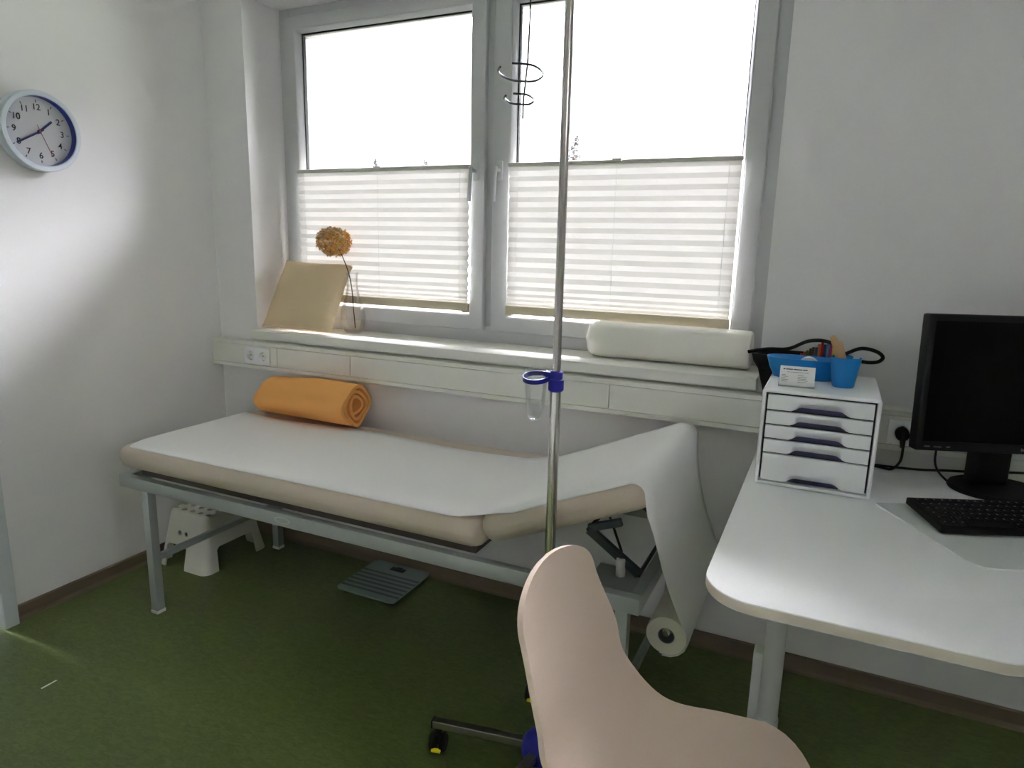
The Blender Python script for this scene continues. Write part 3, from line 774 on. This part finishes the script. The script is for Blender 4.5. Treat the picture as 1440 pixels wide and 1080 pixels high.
for a, c in lev:
    c -= .0052 if c < z1 - .001 else 0
    nh = un * .64
    poly = [(-dx, a), (-.070, a), (-.060, a + .004), (-.054, a + nh - .004), (-.048, a + nh), (.056, a + nh), (.062, a + nh - .004), (.068, a + .004), (.078, a), (dx, a), (dx, c), (-dx, c)]
    b = BM(); prism(b, poly, 0, .012, Matrix(((1, 0, 0, 0), (0, 0, -1, -hd + .011), (0, 1, 0, 0), (0, 0, 0, 1))))
    # the scooped back of the grip
    vs = [b.verts.new(p) for p in ((-.056, -hd + .0200, a + nh), (.064, -hd + .0200, a + nh), (.076, -hd + .0200, a), (-.068, -hd + .0200, a))]
    b.faces.new(vs)
    d = obj('drawer', b, 'white', db)
    b = BM(); prism(b, [(-.062, a + .0005), (-.050, a + nh * .36), (-.044, a + nh * .42), (.048, a + nh * .42), (.056, a + nh * .36), (.072, a + .0005)], 0, .0025, Matrix(((1, 0, 0, 0), (0, 0, -1, -hd + .0085), (0, 1, 0, 0), (0, 0, 0, 1))))
    obj('drawer_pull', b, 'navy', d)
for sx in (-1, 1):
    for sy in (-1, 1):
        b = BM(); cyl(b, (sx * (hw - .03), sy * (hd - .03), 0), (sx * (hw - .03), sy * (hd - .03), .003), .01, 12); obj('foot', b, 'black', db)

# things on the drawer box
BT = BZ1 + .0003
ch = thing('card_holder', 'clear acrylic business card holder with white cards on the drawer box', 'card holder', (2.632, -.366, BT), R(3))
b = BM(); box(b, -.047, .047, -.016, .022, 0, .0015); box(b, -.047, .047, -.018, -.0165, 0, .016); box(b, -.047, .047, 0, .0015, 0, .052, M4=Matrix.Translation((0, .002, 0)) @ Matrix.Rotation(R(-14), 4, 'X')); box(b, -.047, -.0458, -.017, .008, 0, .020); box(b, .0458, .047, -.017, .008, 0, .020)
obj('stand', b, 'acryl', ch)
cdM = Matrix.Translation((0, -.0085, .0018)) @ Matrix.Rotation(R(-14), 4, 'X')
cards = thing('business_cards', 'stack of white printed business cards in the clear holder', 'business cards', (2.632, -.366, BT), R(3))
b = BM(); box(b, -.0455, .0455, 0, .008, 0, .056, M4=cdM)
def line(x0, x1, z, h, mi): box(b, x0, x1, -.0003, .0002, z, z + h, mi=mi, M4=cdM)
x = -.037
for w in (.005, .018, .022, .012): line(x, x + w, .0455, .0026, 2); x += w + .0018
x = -.026
for w in (.006, .004, .016, .010, .013): line(x, x + w, .0385, .0011, 1); x += w + .0014
for k, (wa, wb) in enumerate(((.010, .016), (.017, .024), (.013, .021), (.019, .026), (.015, .022))):
    line(-.040, -.040 + wa, .030 - k * .0045, .0011, 1); line(.002, .002 + wb, .030 - k * .0045, .0011, 1)
obj('card', b, ['card', 'print', 'printd'], cards)
# blue dish
b = BM(); tray_c = Vector((2.643, -.218, BT))
def ov(hx, hy, z, n_=40, e=2.6): return [tray_c + Vector((hx * math.copysign(abs(math.cos(2 * PI * i / n_)) ** (2 / e), math.cos(2 * PI * i / n_)), hy * math.copysign(abs(math.sin(2 * PI * i / n_)) ** (2 / e), math.sin(2 * PI * i / n_)), z)) for i in range(n_)]
rings = [ov(.070, .034, 0), ov(.082, .040, .003), ov(.096, .048, .030), ov(.106, .054, .062), ov(.1035, .0515, .062), ov(.0935, .0455, .030), ov(.080, .038, .006)]
rv = [[b.verts.new(p) for p in r] for r in rings]
for a, c in zip(rv, rv[1:]):
    for i in range(40): b.faces.new((a[i], a[(i + 1) % 40], c[(i + 1) % 40], c[i]))
b.faces.new(rv[0][::-1]); b.faces.new(rv[-1])
tag(obj('blue_dish', b, 'cyan', None, 50), 'blue oval plastic dish behind the business cards on the drawer box', 'dish')
b = BM(); lathe(b, [(.017, -.007), (.030, -.007), (.030, .007), (.017, .007), (.017, -.007)], 32, axis_matrix((2.655, -.222, BT + .0365), (.15, 1, .1)), 0, False)
tag(obj('tape_roll', b, 'card', None, 40), 'small white tape roll standing in the blue dish', 'tape roll')
# blue cup with wooden spatulas
b = BM(); cupc = (2.7505, -.300, BT)
prf = [(.0, 0), (.026, 0), (.0285, .003), (.040, .083), (.0405, .085)]
lathe(b, prf + [(.0385, .085), (.027, .004), (0, .004)], 36, Matrix.Translation(cupc) @ Matrix.Diagonal((1, .8, 1, 1)), 0, False)
tag(obj('blue_cup', b, 'cyan', None, 50), 'blue plastic cup holding wooden spatulas on the drawer box', 'cup')
for k, (x, y, lean, top, lab) in enumerate(((.006, .006, -19, .142, 'leftmost and tallest of the wooden spatulas in the blue cup'), (.017, .012, -20, .146, 'second wooden spatula from the left in the blue cup'), (.024, -.004, -20, .140, 'third wooden spatula from the left, leaning left in the blue cup'), (.030, .002, -17, .128, 'rightmost and lowest of the wooden spatulas in the blue cup'))):
    b = BM(); Ms = Matrix.Translation((cupc[0] + x * .62, cupc[1] + y, BT + .0052)) @ Matrix.Rotation(R(lean), 4, 'Y') @ Matrix.Rotation(R(90), 4, 'X') @ Matrix.Translation((0, 0, -.001))
    w = .0052
    po = [(-w, 0), (w, 0)] + [(w * math.cos(a), top - w + w * math.sin(a)) for a in [PI * i / 8 for i in range(9)]]
    prism(b, po, 0, .0018, Ms); tag(obj('wooden_spatula', b, 'wood'), lab, 'spatula', 'wooden spatulas in the blue cup')
b = BM(); prism(b, rrect(-.008, .008, 0, .085, .003), 0, .003, Matrix.Translation((cupc[0] + .012, cupc[1] + .006, BT + .006)) @ Matrix.Rotation(R(10), 4, 'Y') @ Matrix.Rotation(R(90), 4, 'X'))
for z in (.066, .074): box(b, cupc[0] + .018, cupc[0] + .036, cupc[1] + .0005, cupc[1] + .0015, BT + z, BT + z + .002, mi=1)
tag(obj('nail_file', b, ['card', 'printd']), 'short white strip standing at the right in the blue cup', 'strip')

# black bag with coloured markers behind the drawer box
bag = thing('black_basket', 'black fabric basket with strap handles on the trunking behind the drawer box', 'basket', (2.65, -.06, .985))
b = BM()
def br(x0, x1, y0, y1, z, rad): return [b.verts.new((x, y, z)) for x, y in rrect(x0, x1, y0, y1, rad, 4)]
rv = [br(-.125, .105, .004, .055, .0005, .012), br(-.150, .112, -.010, .056, .09, .014), br(-.160, .118, -.085, .056, .125, .018), br(-.166, .122, -.092, .056, .150, .018), br(-.162, .118, -.088, .052, .150, .016), br(-.146, .108, -.006, .052, .095, .012), br(-.121, .101, .008, .052, .005, .010)]
k = len(rv[0])
for a, c in zip(rv, rv[1:]):
    for i in range(k): b.faces.new((a[i], a[(i + 1) % k], c[(i + 1) % k], c[i]))
b.faces.new(rv[0][::-1]); b.faces.new(rv[-1])
obj('body', b, 'felt', bag, 50)
def strap(P, r=.005):
    b = BM(); p = smooth_pts(P, 8); tube(b, p, r, 8); obj('strap', b, 'felt', bag, 60)
strap([(-.178, -.07, .152), (-.12, -.075, .166), (-.060, -.06, .170), (-.005, -.04, .196), (.045, -.03, .198), (.080, -.035, .182), (.105, -.045, .160), (.120, -.055, .148)], .0055)
strap([(.085, -.03, .150), (.110, -.03, .168), (.145, -.03, .184), (.185, -.03, .178), (.204, -.03, .162), (.192, -.03, .147), (.160, -.03, .143), (.120, -.04, .150)], .0055)
cols = [('red', (190, 50, 40)), ('rust', (170, 84, 40)), ('olive', (96, 104, 52)), ('dark green', (44, 84, 52)), ('brown', (110, 66, 40)), ('blue with white cap', (60, 110, 190)), ('orange', (226, 120, 60)), ('scarlet', (206, 36, 36)), ('navy with white cap', (40, 50, 120)), ('pale blue', (120, 170, 210)), ('magenta with white cap', (190, 50, 130)), ('yellow', (226, 214, 90))]
for k, (cn, cc) in enumerate(cols):
    M['mk%d' % k] = mat('marker_' + cn.replace(' ', '_'), cc, .4)
    mx = -.022 + k * .0082; tz = .152 + .040 * min(1, k / 7.)
    b = BM(); white = 'white cap' in cn
    cyl(b, (mx, -.012 + .006 * (k % 2), .0255), (mx, -.012 + .006 * (k % 2), tz), .0040, 12, bev=.0006)
    for v in b.verts: v.co += Vector((2.65, -.06, .985))
    mk = obj('marker_pen', b, 'mk%d' % k, None, 40)
    tag(mk, {'red': 'red marker pen, leftmost of the row in the black basket'}.get(cn, cn + ' marker pen standing in the black basket'), 'marker pen', 'marker pens in the black basket')
    if white:
        b = BM(); cyl(b, (mx, -.012 + .006 * (k % 2), tz - .006), (mx, -.012 + .006 * (k % 2), tz + .003), .0043, 12, bev=.0006)
        for v in b.verts: v.co += Vector((2.65, -.06, .985))
        obj('pen_cap', b, 'white', mk, 40)

# ------------------------------------------------------------------ monitor
MA = R(21)
mo = thing('monitor', 'large black computer monitor at the right edge of the desk', 'monitor', (3.153, -.172, DZ), MA)
b = BM(); lathe(b, [(0, 0), (.120, 0), (.123, .004), (.119, .012), (.06, .017), (0, .018)], 56, Matrix.Translation((.02, 0, 0)) @ Matrix.Diagonal((1, .88, 1, 1))); obj('stand_base', b, 'mon', mo, 40)
b = BM(); box(b, -.052, .052, .000, .045, .012, .34, .012, 3); obj('stand_column', b, 'mon', mo, 40)
MT = Matrix.Translation((.045, -.030, .122)) @ Matrix.Rotation(R(-3), 4, 'X')
wv, hv = .287, .372
b = BM(); box(b, -wv, wv, -.022, .018, 0, hv, .006, 3, M4=MT); box(b, -.16, .16, .016, .045, .07, .30, .012, 3, M4=MT)
c = BM(); box(c, -wv + .017, wv - .017, -.03, -.0185, .026, hv - .018, M4=MT)
cs = obj('casing', boolean(b, [c]), 'mon', mo, 35)
b = BM(); box(b, -wv + .0172, wv - .0172, -.0192, -.0178, .0262, hv - .0182, M4=MT); obj('screen', b, 'screen', mo)
FT = MT @ Matrix(((1, 0, 0, 0), (0, 0, -1, -.0222), (0, 1, 0, 0), (0, 0, 0, 1)))
b = BM()
text_bm(b, 'HDMI', .0062, FT @ Matrix.Translation((-wv + .030, .0125, 0)), .0002); text_bm(b, 'senseye', .0066, FT @ Matrix.Translation((-wv + .058, .0125, 0)), .0002); text_bm(b, 'LED', .0062, FT @ Matrix.Translation((-wv + .086, .0125, 0)), .0002)
obj('bezel_print', b, 'logo', mo); b = BM()
text_bm(b, 'BenQ', .0105, FT @ Matrix.Translation((0, .0125, 0)), .0002)
obj('bezel_print', b, 'logo', mo)

# keyboard
kb = thing('keyboard', 'black computer keyboard in front of the monitor on the desk mat', 'keyboard', (2.987, -.610, DZ + .0036), R(23))
KT = Matrix.Translation((0, 0, .004)) @ Matrix.Rotation(R(4.5), 4, 'X')
b = BM(); prism(b, rrect(0, .445, 0, .165, .006), 0, .014, KT); obj('body', b, 'mon', kb)
for sx in (.03, .40):
    b = BM(); box(b, sx, sx + .02, .13, .15, 0, .015); obj('foot', b, 'rubber', kb)
for r_ in range(6):
    x = .012; k = 0
    yb = .012 + r_ * .0245
    while x < .425:
        w = .0175
        if r_ == 0 and k == 3: w = .105
        if r_ in (1, 2) and k == 0: w = .026
        b = BM(); box(b, x, x + w, yb, yb + .0195, .014, .0185, .0015, 1, M4=KT)
        if not (r_ == 0 and k == 3): box(b, x + .005, x + .009, yb + .010, yb + .0145, .0183, .0187, mi=1, M4=KT)
        obj('key', b, ['key', 'logo'], kb)
        x += w + .003; k += 1

# cables behind the monitor
b = BM(); tube(b, smooth_pts([(2.935, -.104, .905), (2.936, -.125, .880), (2.934, -.118, .840), (2.915, -.108, .8105), (2.885, -.10, .8095), (2.86, -.09, .8095)], 8), .0038, 8)
cyl(b, (2.933, -.066, .918), (2.933, -.104, .918), .019, 24, bev=.003); cyl(b, (2.934, -.095, .920), (2.936, -.107, .880), .010, 12, .006)
tag(obj('power_cable', b, 'rubber', None, 50), 'black power cable with round plug in the socket beside the monitor', 'cable')
b = BM(); tube(b, smooth_pts([(2.862, -.085, .810), (2.93, -.078, .8095), (3.00, -.085, .815), (3.06, -.082, .822), (3.12, -.075, .826), (3.22, -.075, .84), (3.34, -.08, .85), (3.6, -.08, .842)], 8), .0038, 8)
tag(obj('black_cable', b, 'rubber', None, 50), 'black cable lying along the wall behind the monitor', 'cable')
b = BM(); tube(b, smooth_pts([(3.020, -.135, .915), (3.018, -.150, .865), (3.030, -.155, .835), (3.055, -.155, .811), (3.066, -.150, .8095)], 8), .0032, 8)
tag(obj('video_cable', b, 'rubber', None, 50), 'thin black cable hanging from the monitor to the desktop', 'cable')
b = BM(); tube(b, smooth_pts([(3.06, -.098, .850), (3.075, -.10, .852), (3.10, -.10, .846), (3.13, -.105, .83)], 8), .003, 8); tube(b, smooth_pts([(3.073, -.10, .852), (3.10, -.105, .864), (3.13, -.108, .876)], 8), .003, 8); cyl(b, (3.042, -.097, .850), (3.066, -.098, .851), .006, 12, bev=.001)
b.free()

# ------------------------------------------------------------------ shell chair
cv = thing('shell_chair', 'pale beige moulded shell chair in the foreground beside the desk', 'chair')
CP = [2.3178, -1.1946, -0.0273]; CW = [0.1888, 0.1812, 0.2077, 0.2114, 0.1933, 0.2103, 0.2126]; CB, CS = .0229, .0259
PRF = [(-.0913, .8271), (-.0698, .7362), (-.0209, .6074), (.0154, .5106), (.1095, .4422), (.2624, .4301), (.4607, .4524)]
TK = [0, .18, .36, .5, .62, .8, 1]
def grad(V):
    g = []
    for i in range(len(TK)):
        if i == 0: g.append((V[1] - V[0]) / (TK[1] - TK[0]))
        elif i == len(TK) - 1: g.append((V[-1] - V[-2]) / (TK[-1] - TK[-2]))
        else:
            hd_, hs = TK[i + 1] - TK[i], TK[i] - TK[i - 1]
            g.append((hs ** 2 * V[i + 1] + (hd_ ** 2 - hs ** 2) * V[i] - hd_ ** 2 * V[i - 1]) / (hs * hd_ * (hd_ + hs)))
    return g
def herm(V, G, t):
    i = 0
    while i < len(TK) - 2 and t > TK[i + 1]: i += 1
    h = TK[i + 1] - TK[i]; s = (t - TK[i]) / h
    return (2 * s**3 - 3 * s**2 + 1) * V[i] + (s**3 - 2 * s**2 + s) * h * G[i] + (-2 * s**3 + 3 * s**2) * V[i + 1] + (s**3 - s**2) * h * G[i + 1]
Fx, Fz = [p[0] for p in PRF], [p[1] for p in PRF]
GX, GZ, GW = grad(Fx), grad(Fz), grad(CW)
def shell_pt(t, u):
    f, z, w = herm(Fx, GX, t), herm(Fz, GZ, t), herm(CW, GW, t)
    e = 1
    if t < .16: e *= math.sqrt(max(0, 1 - ((.16 - t) / .16) ** 2))
    if t > .86: e *= math.sqrt(max(0, 1 - ((t - .86) / .14) ** 2))
    k = 1 / (1 + math.exp((t - .5) * 14)); uu = (u * e) ** 2
    f += k * CB * uu; z += (1 - k) * CS * uu
    th = CP[2]
    s = u * w * e
    return Vector((CP[0] + f * math.cos(th) - s * math.sin(th), CP[1] + f * math.sin(th) + s * math.cos(th), z))
ts = [.16 * (1 - math.cos(PI / 2 * i / 14)) for i in range(14)]
ts = [max(.0006, t) for t in ts] + [.16 + .70 * i / 40 for i in range(41)] + [1 - .14 * (1 - math.cos(PI / 2 * (10 - i) / 10)) for i in range(1, 11)]
ts[-1] = .9994
NU = 24
b = BM(); g = [[b.verts.new(shell_pt(t, -1 + 2 * j / NU)) for j in range(NU + 1)] for t in ts]
for i in range(len(ts) - 1):
    for j in range(NU): b.faces.new((g[i][j], g[i + 1][j], g[i + 1][j + 1], g[i][j + 1]))
bmesh.ops.recalc_face_normals(b, faces=b.faces)
# make normals point to the sitter's side
b.normal_update(); b.faces.ensure_lookup_table()
mid = b.faces[len(b.faces) // 2]
if mid.normal.z < 0 and mid.normal.x < 0: bmesh.ops.reverse_faces(b, faces=b.faces)
off = {v: v.co - v.normal * .011 for v in b.verts}
bound = [e for e in b.edges if e.is_boundary]
top_faces = list(b.faces)
vm = {v: b.verts.new(off[v]) for v in list(b.verts)}
for f in top_faces: b.faces.new([vm[v] for v in reversed(f.verts)])
for e in bound: b.faces.new((e.verts[0], e.verts[1], vm[e.verts[1]], vm[e.verts[0]]))
shell = obj('shell', b, 'chair', cv, 50)
bv = shell.modifiers.new('edge', 'BEVEL'); bv.width = .0025; bv.segments = 2; bv.limit_method = 'ANGLE'; bv.angle_limit = R(50)
BCX, BCY = 2.585, -1.205
b = BM(); cyl(b, (BCX, BCY, .05), (BCX, BCY, .405), .022, 20); box(b, BCX - .07, BCX + .07, BCY - .06, BCY + .06, .400, .418, .003); obj('pedestal', b, 'steel', cv, 40)
for k in range(4):
    a = R(45 + 90 * k); b = BM(); box(b, 0, .22, -.015, .015, 0, .03, .003, 1, M4=Matrix.Translation((BCX, BCY, .035)) @ Matrix.Rotation(a, 4, 'Z')); lg = obj('base_leg', b, 'steel', cv, 40)
    b = BM(); cyl(b, (BCX + .205 * math.cos(a), BCY + .205 * math.sin(a), 0), (BCX + .205 * math.cos(a), BCY + .205 * math.sin(a), .036), .014, 16); obj('foot', b, 'rubber', lg, 40)

# ------------------------------------------------------------------ outside
b = BM(); box(b, -1.5, 6, T + .001, 1.0, 2.62, 2.80); struct('added_eave', b, 'render')  # unseen overhang, added to keep the bright overhead sky off the sill
b = BM(); box(b, -120, 120, .4, 160, -4.2, -4); struct('ground', b, 'lawn')
def conifer(x, y, z1, slope, label, seed):
    r_ = random.Random(seed); b = BM()
    cyl(b, (x, y, -4), (x, y, z1 - .1), .2, 8, .012, mi=1)
    z = z1; 
    while z > z1 - 4.5:
        d = z1 - z; L0 = min(slope * d + .04, 1.3)
        for k in range(7 if d < 1.6 else 9):
            a = r_.uniform(0, 2 * PI); L = L0 * r_.uniform(.45, 1.15); zz = z + r_.uniform(-.05, .05)
            dr = Vector((math.cos(a), math.sin(a), r_.uniform(-.25, .25))); sd = Vector((-math.sin(a), math.cos(a), 0)); p0 = Vector((x, y, zz))
            m_ = max(2, int(L / .09))
            for q in range(m_):
                c = p0 + dr * (L * (q + .6) / m_); w = r_.uniform(.03, .075)
                for s in (-1, 1):
                    v = [b.verts.new(c + e) for e in (Vector((0, 0, .015)), sd * s * w + dr * w * .6 + Vector((0, 0, r_.uniform(-.06, .02))), dr * w * 1.3 + Vector((0, 0, r_.uniform(-.03, .03))), dr * w * .4 + Vector((0, 0, -r_.uniform(.03, .08))))]
                    b.faces.new((v[0], v[1], v[2])); b.faces.new((v[0], v[3], v[2])); b.faces.new((v[0], v[1], v[3]))
        z -= .085 if z1 - z < 1.6 else .2
    return tag(obj('conifer_tree', b, ['conifer', 'stem']), label, 'tree')
conifer(-8.42, 27.6, 6.28, .42, 'distant conifer tip rising above the right blind beside the pole', 1)
conifer(-19.35, 27.6, 5.62, .22, 'distant treetop just above the middle of the left blind', 2)
conifer(-16.35, 27.6, 5.50, 1.6, 'distant treetop above the right end of the left blind', 5)
hs = thing('house', 'distant house with grey tiled roof seen at right edge of the window', 'house')
b = BM(); box(b, -2.2, 5.2, 27, 35, -4, 4.4); obj('house_wall', b, 'render', hs)
b = BM()
for (x0, x1) in ((-2.9, 5.9),):
    v = [b.verts.new(p) for p in ((x0, 26.6, 4.35), (x1, 26.6, 4.35), (x1, 35.4, 4.35), (x0, 35.4, 4.35), (1.5, 29.5, 8.3), (1.5, 32.5, 8.3))]
    for q in ((0, 1, 4), (1, 2, 5, 4), (2, 3, 5), (3, 0, 4, 5), (3, 2, 1, 0)): b.faces.new([v[i] for i in q])
obj('roof', b, 'roof', hs)
